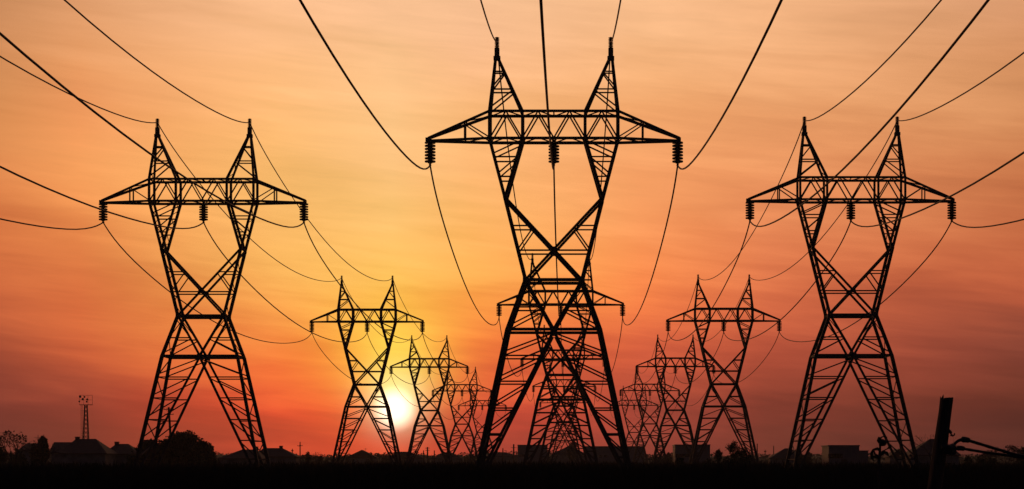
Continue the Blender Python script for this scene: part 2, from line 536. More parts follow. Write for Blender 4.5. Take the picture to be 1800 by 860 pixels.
ROWS = {
 'centre': (-1.21, [187.0 + 187.8*i for i in range(5)]),
 'left':   (-39.2, [230.6 + 188.0*i for i in range(5)]),
 'right':  (30.3,  [229.3 + 187.0*i for i in range(5)]),
}
TOWER_LABELS = {
 ('centre',0): 'largest black lattice pylon, standing in the middle with thick splayed legs',
 ('centre',1): 'second pylon of the middle row, framed inside the legs of the largest pylon',
 ('centre',2): 'third pylon of the middle row, its crossarm just below the belt of the largest pylon',
 ('centre',3): 'fourth pylon of the middle row, small and tangled between the big legs',
 ('centre',4): 'farthest and smallest pylon of the middle row, deep between the big legs',
 ('left',0): 'large black lattice pylon nearest in the left row, beside the round dark tree',
 ('left',1): 'second pylon of the left row, the sun glowing beside its right leg',
 ('left',2): 'third pylon of the left row, just to the right of the sun',
 ('left',3): 'fourth pylon of the left row, half overlapped by the third one',
 ('left',4): 'farthest and smallest pylon of the left row, beside the big middle leg',
 ('right',0): 'large black lattice pylon nearest in the right row, beside the broken post',
 ('right',1): 'second pylon of the right row, standing in front of the grey box building',
 ('right',2): 'third pylon of the right row, left of and overlapping the second one',
 ('right',3): 'fourth pylon of the right row, before the end of the long warehouse',
 ('right',4): 'farthest and smallest pylon of the right row, close to the largest pylon',
}
protos = {}
for row in ('centre', 'left', 'right'):
    x, ds = ROWS[row]
    for i, d in enumerate(ds):
        kind = min(i, 2)
        if kind not in protos:
            SECTION[0] = (1.0, 1.15, 1.4)[kind]
            t = protos[kind] = make_tower((x, d, 0), kind < 2)
            SECTION[0] = 1.0
        else: t = copy_tree(protos[kind])
        t.location = (x, d, 0)
        tag(t, TOWER_LABELS[(row, i)], 'pylon', 'lattice pylons of the three power line rows')

# ------------------------------------------------------------------ wires
def make_wire(name, x, y0, step, n, z, sag, r, label, cat, group, sag0=None, droop=0.0):
    mb = MB(); pts = []
    SEG = 36
    for k in range(n):
        s = sag0 if (k == 0 and sag0) else sag
        for j in range(SEG + (1 if k == n-1 else 0)):
            t = (1-math.cos(math.pi*j/SEG))/2          # closer points near the clamps
            e = min(t, 1-t)*step
            pts.append((x, y0 + step*(k+t), z - (s-droop)*4*t*(1-t) - droop*(1-math.exp(-e/7.0))))
    mb.tube(pts, r, 6)
    o = mb.build(name, M['wire'], smooth=True)
    tag(o, label, cat, group)
ZC = zz(290.6); ZE = zz(74)
SIDE = {'left': 'left', 'centre': 'middle', 'right': 'right'}
WSAG = {('left',-1): 6.0, ('left',0): 5.7, ('left',1): 5.1, ('centre',-1): 5.45, ('centre',0): 5.4, ('centre',1): 5.45,
        ('right',-1): 5.4, ('right',0): 5.5, ('right',1): 5.8}
ESAG = {('left',-1): 5.7, ('left',1): 5.4, ('centre',-1): 6.2, ('centre',1): 6.2, ('right',-1): 5.5, ('right',1): 5.6}
for row in ('left', 'centre', 'right'):
    x, ds = ROWS[row]
    step = ds[1]-ds[0]
    for s, nm in ((-1, 'left end'), (0, 'middle'), (1, 'right end')):
        make_wire('power_line', x + s*XINS, ds[0]-step, step, 5, ZC, WSAG[(row,s)], .072,
                  'thick sagging conductor hung from the %s insulators of the %s row of pylons' % (nm, SIDE[row]),
                  'power line', 'conductors hung below the crossarms', droop=1.1)
    for s, nm in ((-1, 'left'), (1, 'right')):
        make_wire('earth_wire', x + s*XAP, ds[0]-step, step, 5, ZE, ESAG[(row,s)], .062,
                  'thin earth wire running over the %s peaks of the %s row of pylons' % (nm, SIDE[row]),
                  'earth wire', 'earth wires over the pylon peaks', droop=.55)

# ------------------------------------------------------------------ vegetation
def leaf_cloud(mb, blobs, n, size, rnd):
    """small leaf clumps spread through lumpy volumes; blobs = (x,y,z,rx,ry,rz)"""
    wts = [b[3]*b[5] for b in blobs]
    for b in rnd.choices(blobs, wts, k=n):
        while True:
            p = Vector((rnd.uniform(-1,1), rnd.uniform(-1,1), rnd.uniform(-1,1)))
            if .12 < p.length < 1.0: break
        p *= 1.0 if rnd.random() < .9 else 1.12
        c = Vector((b[0]+p.x*b[3], b[1]+p.y*b[4], b[2]+p.z*b[5]))
        if c.z < .05: c.z = abs(c.z)+.05
        s = size*rnd.uniform(.5, 1.3)
        u = Vector((rnd.gauss(0,1), rnd.gauss(0,1), rnd.gauss(0,1))).normalized()
        v = u.orthogonal().normalized()
        v = (v*math.cos(rnd.random()*6) + u.cross(v)*math.sin(rnd.random()*6)).normalized()
        n0 = len(mb.v)
        mb.v += [tuple(c-u*s), tuple(c+v*s*.5), tuple(c+u*s), tuple(c-v*s*.5)]
        mb.f.append((n0, n0+1, n0+2, n0+3))

def branch(mb, p, d, length, r, depth, rnd, tips, spread=.5, nsides=5):
    q = p + d*length
    mid = p + d*length*.5 + Vector((rnd.gauss(0,1), rnd.gauss(0,1), 0))*length*.04
    mb.tube([p, mid, q], [r, r*.85, r*.7], nsides)
    if depth == 0:
        tips.append(q); return
    for _ in range(rnd.choice((2, 3, 3))):
        nd = (d + Vector((rnd.gauss(0,1), rnd.gauss(0,1), rnd.gauss(.15,.6)))*spread).normalized()
        branch(mb, q, nd, length*rnd.uniform(.6,.82), r*.62, depth-1, rnd, tips, spread, max(3, nsides-1))

def leafy_tree(px, d, wpx, top, label, cat='tree', trunk=.3, n=2600, lobes=7, size=None, seed=0, name='leafy_tree', group=None, tall=1.0):
    rnd = random.Random(seed*31 + int(px))
    x = X_at(px, d); H = Z_at(top, d); R = wpx*d/F/2
    root = empty(name, (x, d, 0))
    tb = MB(); tips = []
    th = H*trunk
    tb.tube([(0,0,-.1), (.03*R,0,th*.6), (0,0,th)], [H*.03+.05, H*.024+.04, H*.02+.03], 8)
    for _ in range(6):
        dv = Vector((rnd.gauss(0,.6), rnd.gauss(0,.6), 1)).normalized()
        branch(tb, Vector((0,0,th)), dv, (H-th)*.36, H*.012+.02, 2, rnd, tips, .45, 5)
    tb.build('trunk', M['bark'], root)
    cb = MB(); blobs = []
    cz = (th*.7+H)/2
    hz = (H-th*.7)/2
    blobs.append((0, 0, cz, R*.75, R*.7, hz*.86))
    for k in range(lobes):
        a = rnd.uniform(0, 6.28); e = rnd.uniform(-.55, .95)
        rr = math.sqrt(max(0, 1-e*e))
        br = rnd.uniform(.26, .42)
        blobs.append((R*(1-br)*rr*math.cos(a), R*(1-br)*rr*math.sin(a), cz + hz*(1-br)*e, R*br, R*br, min(R, hz)*br*1.1))
    leaf_cloud(cb, blobs, n, size or .022*H+.12, rnd)
    cb.build('crown', M['leaf'], root)
    tag(root, label, cat, group or 'trees along the skyline')
    return root

def bare_tree(px, d, top, label, seed=0, depth=4, n=0, spread=.5, group=None, wide=1.0):
    rnd = random.Random(seed*17 + int(px))
    x = X_at(px, d); H = Z_at(top, d)
    root = empty('bare_tree', (x, d, 0))
    tb = MB(); tips = []
    tb.tube([(0,0,-.1), (0,0,H*.22)], [H*.03, H*.024], 7)
    tw = MB()
    for k in range(4):
        dv = Vector((rnd.gauss(0,.42)*wide, rnd.gauss(0,.42)*wide, 1)).normalized()
        branch(tw, Vector((0,0,H*.2)), dv, H*.27, H*.013+.02, depth, rnd, tips, spread, 5)
    mz = max(p.z for p in tips); sc = H/mz
    tw.v = [(a, b, (c-H*.2)*(H*.8)/(mz-H*.2)+H*.2 if c > H*.2 else c) for a, b, c in tw.v]
    tips = [Vector((p.x, p.y, (p.z-H*.2)*(H*.8)/(mz-H*.2)+H*.2)) for p in tips]
    tb.build('trunk', M['bark'], root)
    if n:
        for _ in range(n):
            p = rnd.choice(tips); s = H*.02+.08
            c = p + Vector((rnd.gauss(0,1), rnd.gauss(0,1), rnd.gauss(0,1)))*H*.035
            n0 = len(tw.v)
            u = Vector((rnd.gauss(0,1), rnd.gauss(0,1), rnd.gauss(0,1))).normalized()*s
            v = u.orthogonal().normalized()*s*.6
            tw.v += [tuple(c-u), tuple(c+v), tuple(c+u), tuple(c-v)]; tw.f.append((n0, n0+1, n0+2, n0+3))
    tw.build('crown', M['bark'], root)
    tag(root, label, 'tree', group or 'trees along the skyline')
    return root

def shrub(px, d, wpx, top, label, n=900, seed=0, group='dark shrubs along the skyline', tall=False):
    rnd = random.Random(seed*13 + int(px))
    x = X_at(px, d); H = Z_at(top, d); R = wpx*d/F/2
    root = empty('shrub', (x, d, 0))
    st = MB()
    for k in range(5):
        st.tube([(rnd.gauss(0,.1), rnd.gauss(0,.1), -.05), (rnd.gauss(0,.35)*R, rnd.gauss(0,.35)*R, H*.7)], [.06, .025], 5)
    st.build('stems', M['bark'], root)
    cb = MB(); blobs = [(0, 0, H*.45, R*.8, R*.8, H*.47)]
    for k in range(6):
        a = rnd.uniform(0, 6.28); b = rnd.uniform(.3, .5)
        blobs.append((R*(1-b)*math.cos(a), R*(1-b)*math.sin(a), H*rnd.uniform(.25, .85-b*.45), R*b, R*b, H*b*.6))
    leaf_cloud(cb, blobs, n, .03*H+.1, rnd)
    cb.build('foliage', M['leaf'], root)
    tag(root, label, 'shrub', group)

# ------------------------------------------------------------------ buildings
def window_parts(root, x, y, z, w, h):
    f = MB()
    for a, b, c, e in ((x-w/2-.06, x+w/2+.06, z-.06, z), (x-w/2-.06, x+w/2+.06, z+h, z+h+.06),
                       (x-w/2-.06, x-w/2, z, z+h), (x+w/2, x+w/2+.06, z, z+h), (x-.025, x+.025, z, z+h)):
        f.box(a, b, y-.06, y-.004, c, e)
    fo = f.build('window', M['wood'], root)
    p = MB(); p.box(x-w/2, x+w/2, y-.03, y-.008, z, z+h); p.build('pane', M['glass'], fo)

def house(pl, pr, top, d, label, ridge=(.3,.7), eave=None, roof='hip', chimney=None, aerial=None, depth=9.0, mats=('plaster','tile')):
    """house seen broadside; pl..pr photo columns of the eaves, ridge as fractions of that width"""
    x0, x1 = X_at(pl, d), X_at(pr, d); w = x1-x0
    H = Z_at(top, d); xe = (x0+x1)/2
    E = Z_at(eave, d) if eave else H*.5
    root = empty('house', (xe, d, 0))
    dy = depth
    wb = MB(); wb.box(-w/2+.4, w/2-.4, .4, dy-.4, 0, E)
    if roof == 'gable':   # ridge runs across, gable ends closed by the wall
        wb.add([(-w/2+.4,.4,E),(-w/2+.4,dy-.4,E),(-w/2+.4,dy/2,H-.35),(-w/2+.1+.4,.4,E),(-w/2+.5,dy-.4,E),(-w/2+.5,dy/2,H-.35)], [(0,1,2),(3,5,4)])
    wb.build('wall', M[mats[0]], root)
    r0, r1 = -w/2 + w*ridge[0], -w/2 + w*ridge[1]
    rb = MB()
    t = .18
    if roof == 'front':   # gable faces the camera: ridge runs away from it
        rx = (r0+r1)/2
        rb.add([(-w/2,0,E),(rx,0,H),(w/2,0,E),(-w/2,dy,E),(rx,dy,H),(w/2,dy,E),
                (-w/2,0,E-t),(w/2,0,E-t),(-w/2,dy,E-t),(w/2,dy,E-t)],
               [(0,2,1),(3,4,5),(0,1,4,3),(1,2,5,4),(0,6,7,2),(3,5,9,8),(6,8,9,7),(0,3,8,6),(2,7,9,5)])
    else:
        rb.add([(-w/2,0,E),(w/2,0,E),(w/2,dy,E),(-w/2,dy,E),(r0,dy/2,H),(r1,dy/2,H),
                (-w/2,0,E-t),(w/2,0,E-t),(w/2,dy,E-t),(-w/2,dy,E-t)],
               [(0,1,5,4),(1,2,5),(2,3,4,5),(3,0,4),(0,6,7,1),(1,7,8,2),(2,8,9,3),(3,9,6,0),(6,9,8,7)])
    ro = rb.build('roof', M[mats[1]], root)
    if chimney:
        cpx, ctop = chimney
        cx = X_at(cpx, d) - xe; cz = Z_at(ctop, d)
        cb = MB(); cb.box(cx-.42, cx+.42, dy/2-.35, dy/2+.35, E, cz); cb.box(cx-.5, cx+.5, dy/2-.43, dy/2+.43, cz, cz+.15)
        cb.build('chimney', M['brick'], ro)
    if aerial:
        apx, atop = aerial
        ax = X_at(apx, d) - xe; az = Z_at(atop, d)
        ab = MB(); ab.tube([(ax, dy/2, H-.6), (ax, dy/2, az)], .06, 6)
        for k, hw in enumerate((.9, .6)):
            ab.tube([(ax-hw, dy/2, az-.55-.35*k), (ax+hw, dy/2, az-.55-.35*k)], .04, 5)
        ab.build('aerial', M['steel'], ro)
    nwin = max(2, int(w/4))
    for i in range(nwin):
        wx = -w/2 + w*(i+.5)/nwin
        if abs(wx) < w/2-1.2: window_parts(root, wx, .4, min(1.0, E*.35), 1.1, min(1.3, E*.45))
    tag(root, label, 'house', 'houses along the skyline')
    return root

def shed(pl, pr, top, d, label, depth=18, wing=None, roof_over=.0, name='industrial_building'):
    x0, x1 = X_at(pl, d), X_at(pr, d); H = Z_at(top, d); xe = (x0+x1)/2; w = x1-x0
    root = empty(name, (xe, d, 0))
    wb = MB(); wb.box(-w/2, w/2, 0, depth, 0, H-.3)
    n = int(w/2)
    for i in range(n+1):  # cladding ribs
        xx = -w/2 + w*i/n
        wb.box(xx-.05, xx+.05, -.06, -.003, 0, H-.3)
    wb.build('wall', M['sheet'], root)
    rb = MB(); rb.box(-w/2-.2, w/2+.2, -.2, depth+.2, H-.29, H)
    rb.build('roof', M['sheet'], root)
    db = MB(); db.box(-w*.1, w*.1, -.1, -.064, 0, min(4, H*.5)); db.build('door', M['steel'], root)
    for i in range(4):
        window_parts(root, -w*.42 + i*w*.09, -.07, H*.55, 1.4, 1.0)
    if wing:
        wp, wt = wing
        wx1 = X_at(wp, d) - xe; wH = Z_at(wt, d)
        gb = MB(); gb.box(w/2+.01, wx1, 1.0, depth-1, 0, wH-.2); gb.build('side_wing', M['sheet'], root)
        hb = MB(); hb.box(w/2+.22, wx1+.15, .85, depth-.85, wH-.19, wH); hb.build('wing_roof', M['sheet'], root)
    tag(root, label, 'building', 'box buildings along the skyline')

def pole(px, d, top, label, arms=(), lean=0.0, r=.14, group='utility poles along the skyline', bottom=None):
    x = X_at(px, d); H = Z_at(top, d)
    root = empty('utility_pole', (x, d, 0))
    p = MB(); p.tube([(-lean*0, 0, -.2), (lean, 0, H)], [r*1.2, r*.8], 8); p.build('pole', M['wood'], root)
    for py, hwpx in arms:
        z = Z_at(py, d); hw = hwpx*d/F; cx = lean*z/H
        a = MB(); a.bar((cx-hw, -.16, z), (cx+hw, -.16, z), .14, .12)
        a.bar((cx-hw*.6, -.16, z), (cx, -.16, z-hw*.6), .05)
        ao = a.build('crossarm', M['wood'], root)
        pin = MB()
        for k in (-.9, -.35, .35, .9):
            pin.lathe([(.03,0),(.09,.08),(.09,.16),(.04,.24)], 8, (cx+hw*k, -.16, z+.06))
        pin.build('pin_insulators', M['porcelain'], ao)
    tag(root, label, 'pole', group)

def build_skyline():
    # --- far left village
    leafy_tree(0, 395, 26, 776, 'low dark round tree cut by the left edge of the picture', n=1500, trunk=.15, seed=3)
    bare_tree(25, 385, 757, 'airy half bare tree with twiggy crown near the left edge', seed=2, depth=5, n=200, wide=1.1)
    house(30, 66, 779, 470, 'low house with a TV aerial on its roof between two trees', ridge=(.22,.85), eave=792, aerial=(58, 764))
    leafy_tree(75, 425, 27, 762, 'dense dark tree with square crown left of the big hipped house', n=2400, trunk=.2, seed=5)
    shrub(60, 423, 16, 773, 'bushy shrub leaning on the left side of the dense dark tree', seed=1)
    house(86, 124, 777, 455, 'long low wing house between the dark tree and the big hipped roof', ridge=(.0,1.0), eave=795, roof='gable')
    house(102, 188, 771, 440, 'big hipped house in front of the floodlight mast', ridge=(.24,.655), eave=797, chimney=(125.5, 768.5), depth=11)
    house(180, 241, 780, 450, 'hipped house with a chimney at the left end of its ridge', ridge=(.27,.62), eave=798, chimney=(197.5, 777.5))
    # --- big trees under the left pylon
    leafy_tree(262, 455, 66, 770, 'smaller round tree behind the outer leg of the left pylon', n=5500, trunk=.12, seed=8)
    leafy_tree(324, 430, 112, 755, 'big broad dark tree between the legs of the left pylon', n=12000, trunk=.1, lobes=17, seed=6)
    shrub(28, 392, 44, 784, 'wide dark shrub at the foot of the airy bare tree', n=1400, seed=2)
    shrub(364, 425, 42, 779, 'dark shrub sloping down the right side of the big broad tree', n=2400, seed=9)
    shrub(232, 440, 24, 790, 'low dark shrub between the chimney house and the outer leg of the left pylon', n=1000, seed=6)
    pole(304, 500, 716, 'leaning pole with two crossarms rising behind the big broad tree', arms=((720,9),(729,8)), lean=-1.0, r=.3)
    house(382, 460, 790, 540, 'house with a long left roof slope seen between the left pylon legs', ridge=(.5,.84), eave=806, chimney=(446, 786))
    house(447, 522, 787.5, 560, 'house with a chimney at the right end of its ridge', ridge=(.15,.6), eave=803, chimney=(490, 784.5))
    # --- gap between left pylons
    pole(514, 720, 789, 'short pole with a small top just right of the chimney house', arms=((793,2),), r=.16)
    pole(527.5, 720, 777, 'tall pole with one crossarm among the low shrubs', arms=((784,4.5),), r=.2)
    leafy_tree(520, 700, 9, 794, 'slim pointed conifer between the two wooden poles', n=500, trunk=.1, seed=2)
    leafy_tree(541, 700, 16, 791, 'pointed bushy conifer right of the tall pole', n=900, trunk=.1, seed=4)
    bare_tree(556, 705, 794, 'wispy bare tree right of the pointed conifer', seed=6, depth=4)
    for k, (px, w, t, lb) in enumerate((
        (502, 14, 799, 'low shrub at the foot of the chimney house gable'),
        (563, 12, 798, 'small upright shrub left of the second left pylon'),
        (574, 10, 802, 'tiny round shrub touching the second left pylon leg'),
        (592, 24, 799, 'wide low shrub behind the left foot of the second left pylon'))):
        shrub(px, 760, w, t, lb, n=600, seed=k)
    # --- far village under the sun
    leafy_tree(614, 1060, 16, 795, 'round tree left of the small gabled house below the sun', n=600, trunk=.15, seed=1)
    house(606, 664, 791, 1080, 'small house with a pointed gable between the legs of the second left pylon', ridge=(.5,.52), eave=805, roof='front', aerial=(641, 787))
    leafy_tree(651, 1070, 14, 793, 'round tree right of the small gabled house', n=600, trunk=.15, seed=2)
    leafy_tree(679, 1065, 24, 796, 'broad tree at the right foot of the second left pylon', n=800, trunk=.15, seed=3)
    house(684, 748, 794, 1090, 'wide low house between the second and third left pylons', ridge=(.18,.55), eave=806)
    leafy_tree(708, 1085, 26, 793, 'tree rising behind the wide low house below the sun', n=700, trunk=.15, seed=4)
    pole(744.5, 1080, 792, 'plain pole, leftmost of three between the third left pylon legs', r=.3)
    pole(751.5, 1080, 786, 'pole with two crossarms, middle of three between the third left pylon legs', arms=((788,4.5),(792,4)), r=.42)
    pole(763.5, 1080, 792, 'plain pole, rightmost of three between the third left pylon legs', r=.3)
    house(757, 815, 795, 1100, 'small house behind the crossing legs of the third left pylon', ridge=(.35,.6), eave=807, roof='hip')
    leafy_tree(824, 1080, 22, 796, 'round tree behind the fourth left pylon', n=700, trunk=.15, seed=5)
    leafy_tree(846, 1085, 18, 794, 'round tree behind the left foot of the largest pylon', n=700, trunk=.15, seed=6)
    # --- behind the middle row
    house(856, 916, 795, 1120, 'long low roof just left of the dark box building, under the largest pylon', ridge=(.2,.55), eave=803)
    pole(884, 1110, 788, 'plain pole on the left of the gap under the largest pylon', r=.35)
    pole(903, 1110, 781, 'pole with a crossarm beside the dark box building', arms=((787,5),), r=.45)
    shed(910, 962, 782, 1090, 'dark box building left of the second middle pylon legs', wing=None)
    house(968, 1032, 783, 1085, 'big gabled barn behind the second middle pylon', ridge=(.45,.6), eave=799, roof='front', mats=('plaster','sheet'))
    leafy_tree(1008, 1075, 26, 772, 'tall tree rising at the barn behind the middle row', n=1100, trunk=.2, seed=7)
    shed(1028, 1133, 784.5, 1100, 'long flat roofed warehouse crossing behind the right leg of the largest pylon', depth=26)
    # --- behind the right row
    leafy_tree(1157, 800, 24, 799, 'low round tree between the warehouse and the grey box building', n=700, trunk=.12, seed=2)
    leafy_tree(1174, 790, 20, 792, 'pale leaved small tree left of the grey box building', n=600, trunk=.2, seed=3)
    shed(1187, 1248, 781.5, 740, 'grey box building behind the second right pylon')
    shrub(1194, 300, 16, 797, 'black round shrub in front of the grey box building', n=900, seed=4)
    shrub(1244, 290, 26, 803, 'low black shrub at the right corner of the grey box building', n=900, seed=5)
    leafy_tree(1263, 310, 13, 787, 'tiny tree with a tufted ball crown right of the grey box building', n=420, trunk=.55, size=.16, seed=4)
    leafy_tree(1291, 310, 24, 771, 'small tufted tree with open crown inside the right leg of the second right pylon', n=700, trunk=.5, lobes=9, size=.17, seed=5)
    leafy_tree(1308, 312, 18, 783, 'small dark tree leaning on the right leg of the second right pylon', n=700, trunk=.3, size=.17, seed=6)
    for k, (px, w, t, lb) in enumerate((
        (1280, 26, 797, 'dark shrub under the tufted trees, left of the pair'),
        (1306, 34, 796, 'dark shrub under the tufted trees, right of the pair'))):
        shrub(px, 305, w, t, lb, n=900, seed=k+7)
    pole(1331, 720, 780, 'plain thin pole just right of the second right pylon', r=.2)
    pole(1345, 725, 791, 'short pole between two thin plain poles', arms=((794,2),), r=.15)
    pole(1360, 720, 784, 'plain thin pole left of the house by the right pylon', r=.17)
    house(1352, 1424, 788, 640, 'house with a long roof slope behind the left leg of the right pylon', ridge=(.42,.55), eave=806)
    leafy_tree(1404, 600, 20, 789, 'round tree crossing the left leg of the right pylon', n=800, trunk=.15, seed=8)
    leafy_tree(1421, 590, 24, 793, 'round tree between the legs of the right pylon, at the left', n=800, trunk=.15, seed=9)
    shrub(1451, 560, 9, 800, 'tiny round shrub left of the pale block building', n=300, seed=3)
    shed(1457, 1510, 782.5, 520, 'block building with a lower side wing between the legs of the right pylon', wing=(1527, 792), depth=14)
    house(1562, 1602, 789, 560, 'small house with a pointed gable behind the right leg of the right pylon', ridge=(.45,.5), eave=803, roof='front')
    house(1598, 1690, 771, 420, 'large house with a long roof slope left of the broken post', ridge=(.5,.72), eave=800, depth=12)
    bare_tree(1637, 405, 759, 'bare twiggy tree above the big roof, left of the broken post', seed=9, depth=5)
    for k, (px, w, t, d, lb) in enumerate((
        (1702, 22, 797, 340, 'dark shrub just right of the broken post'),
        (1722, 20, 800, 345, 'low shrub under the slack cables'),
        (1742, 30, 801, 350, 'wide low shrub below the middle of the cables'))):
        shrub(px, d, w, t, lb, n=900, seed=k)
    bare_tree(1745, 480, 790, 'wispy bare tree behind the cables, left of two', seed=4, depth=5, n=260)
    bare_tree(1768, 470, 783, 'larger bare tree behind the cables, right of two', seed=5, depth=5, n=420)
    leafy_tree(1797, 450, 30, 782, 'dark tree cut by the right edge of the picture', n=1400, trunk=.15, seed=4)
build_skyline()

# ------------------------------------------------------------------ floodlight mast
def floodlight_mast():
    d = 570.0; x = X_at(151, d)
    root = empty('floodlight_mast', (x, d, 0))
    p = d/F
    zt = Z_at(712, d); z0 = 0.0
    m = MB()
    wt, wb = .32, 1.0
    n = 16
    for sx in (-1, 1):
        for sy in (-1, 1):
            m.bar((sx*wb, sy*wb, z0), (sx*wt, sy*wt, zt), .16)
    for i in range(n):
        za, zb = zt*i/n, zt*(i+1)/n
        wa, wb_ = lerp(wb, wt, i/n), lerp(wb, wt, (i+1)/n)
        for sy in (-1, 1):
            m.bar((-wa, sy*wa, za), (wb_, sy*wb_, zb), .07); m.bar((wa, sy*wa, za), (-wb_, sy*wb_, zb), .07)
            m.bar((sy*wa, -wa, za), (sy*wb_, wb_, zb), .07); m.bar((sy*wa, wa, za), (sy*wb_, -wb_, zb), .07)
    m.build('lattice_shaft', M['steel'], root)
    l = MB()
    for a in (-1.3, -.95): l.bar((a, 0, 0), (a, 0, zt), .06)
    for i in range(int(zt/.6)): l.bar((-1.3, 0, .4+i*.6), (-.95, 0, .4+i*.6), .05)
    for i in range(6): l.bar((-.95, 0, zt*(i+.5)/6), (-.4, 0, zt*(i+.5)/6), .05)
    l.build('ladder', M['steel'], root)
    f = MB()
    xa, xb = (139.5-151)*p, (162.5-151)*p
    zb, ztop = Z_at(711.5, d), Z_at(695, d)
    for z in (zb, lerp(zb, ztop, .5), ztop): f.bar((xa, 0, z), (xb, 0, z), .1 if z == zb else .07)
    for t in (0, .33, .66, 1): f.bar((lerp(xa, xb, t), 0, zb), (lerp(xa, xb, t), 0, ztop), .06)
    f.box(xa, xb, .05, .9, zb-.12, zb-.06)
    fo = f.build('lamp_frame', M['steel'], root)
    for (px, py, r) in ((141.5, 697.5, 2.2), (149, 698, 1.7), (146, 702, 2.1), (140, 706, 1.5), (154, 702.5, 1.9), (153, 706.5, 1.6)):
        lm = MB()
        c = ((px-151)*p, -.25, Z_at(py, d)); R = r*p
        prof = [(.05, .3), (R*.6, .2), (R, -.1), (R, -.2)]
        b0 = len(lm.v); k = 12
        for rr, o in prof:
            for i in range(k):
                a = 2*math.pi*i/k
                lm.v.append((c[0]+rr*math.cos(a), c[1]+o, c[2]+rr*math.sin(a)))
        for j in range(len(prof)-1):
            for i in range(k):
                a = b0+j*k+i; b = b0+j*k+(i+1) % k
                lm.f.append((a, b, b+k, a+k))
        lm.f.append(tuple(b0+3*k+i for i in range(k)))
        lm.build('floodlight', M['lampm'], fo)
    tag(root, 'tall floodlight mast with a lamp frame behind the big hipped house', 'light mast')
floodlight_mast()

# ------------------------------------------------------------------ broken post and cables in the foreground
def broken_post():
    d = 29.0; p = d/F
    rnd = random.Random(5)
    root = empty('broken_post', (X_at(1645, d), d, 0))
    ox = X_at(1645, d)
    def Q(px, py, y=0): return Vector((X_at(px, d)-ox, y, Z_at(py, d)))
    mb = MB()
    n = 20
    zt = Z_at(701, d)
    levels = 14
    base = 0
    for j in range(levels+1):
        t = j/levels
        z = lerp(-.05, zt, t)
        cxp = lerp(1647.5, 1664, (z-Z_at(823, d))/(zt-Z_at(823, d)))
        cx = X_at(cxp, d)-ox
        r = lerp(.098, .083, t)
        for k in range(n):
            a = 2*math.pi*k/n
            rr = r*(1.06 + .07*math.sin(3*a+1) + .04*mnoise.noise(Vector((math.cos(a)*2, math.sin(a)*2, z*1.6)))*2 + .04*mnoise.noise(Vector((a*4, 0, z*.4))))
            zz_ = z
            if j == levels:   # splintered top
                zz_ = z + rnd.uniform(-.015, .02) + (.03 if k in (9,) else 0)
            mb.v.append((cx + rr*math.cos(a), rr*math.sin(a), zz_))
    for j in range(levels):
        for k in range(n):
            a = j*n+k; b = j*n+(k+1) % n
            mb.f.append((a, b, b+n, a+n))
    mb.f.append(tuple(levels*n+k for k in range(n)))
    # splinters
    for (px, py0, py1, w) in ((1658, 703, 693.5, .02), (1655, 703, 698.5, .018), (1668.5, 703, 698, .016), (1672.5, 704, 698.5, .018), (1664, 703, 700, .02)):
        b = Q(px-1, py0, rnd.uniform(-.04, .04)); t_ = Q(px+.8, py1, b.y)
        mb.tube([b, (b+t_)/2, t_], [w, w*.7, .003], 5)
    mb.build('post', M['wood'], root)
    h = MB()
    h.tube([Q(1667, 757), Q(1670, 759), Q(1672.5, 762)], [.028, .024, .018], 7)
    h.tube([Q(1671, 764), Q(1675, 766.5), Q(1677.5, 765), Q(1678, 761.5)], [.02, .012, .011, .009], 6)
    h.build('iron_hook', M['steel'], root)
    c = MB()
    c.tube([Q(1652, 786, -.13), Q(1665, 788, -.12), Q(1673, 786, -.06), Q(1678, 789, .02)], [.035, .045, .05, .04], 8)
    c.tube([Q(1655, 792, -.12), Q(1668, 794, -.1), Q(1676, 794, -.02)], [.03, .045, .045], 8)
    c.build('cable_binding', M['rubber'], root)
    tag(root, 'thick broken wooden post with splintered top, leaning at the right', 'post')
    for nm, pts, r, knot, lab in (
        ('up', [(1674,788),(1680,779),(1687,774.5),(1694,772.8),(1702,773.2),(1712,776),(1740,783.5),(1770,791.5),(1800,799),(1840,806)], .022, (1692,1704), 'upper slack cable bound to the broken post, bowing over the top'),
        ('lo', [(1676,793),(1684,788.5),(1691,788),(1700,789.5),(1720,792.5),(1750,796.5),(1780,800),(1810,804),(1840,808)], .019, (1683,1694), 'lower slack cable bound to the broken post, running nearly straight')):
        cb = MB()
        P = []
        # smooth the control points
        V = [Vector((X_at(a, d), d + (a-1674)*.004, Z_at(b, d))) for a, b in pts]
        for i in range(len(V)-1):
            p0, p1, p2, p3 = V[max(i-1, 0)], V[i], V[i+1], V[min(i+2, len(V)-1)]
            for j in range(6):
                t = j/6
                P.append(.5*((2*p1) + (p2-p0)*t + (2*p0-5*p1+4*p2-p3)*t*t + (3*p1-p0-3*p2+p3)*t**3))
        P.append(V[-1])
        R = []
        for q in P:
            pxq = q.x*F/q.y + PX
            R.append(r*(1.8 if knot[0] < pxq < knot[1] else 1.0)*(1+.16*mnoise.noise(Vector((pxq*.09, r*900, 0)))))
        cb.tube(P, R, 8)
        o = cb.build('slack_cable', M['rubber'], smooth=True)
        tag(o, lab, 'cable', 'slack cables tied to the broken post')
broken_post()

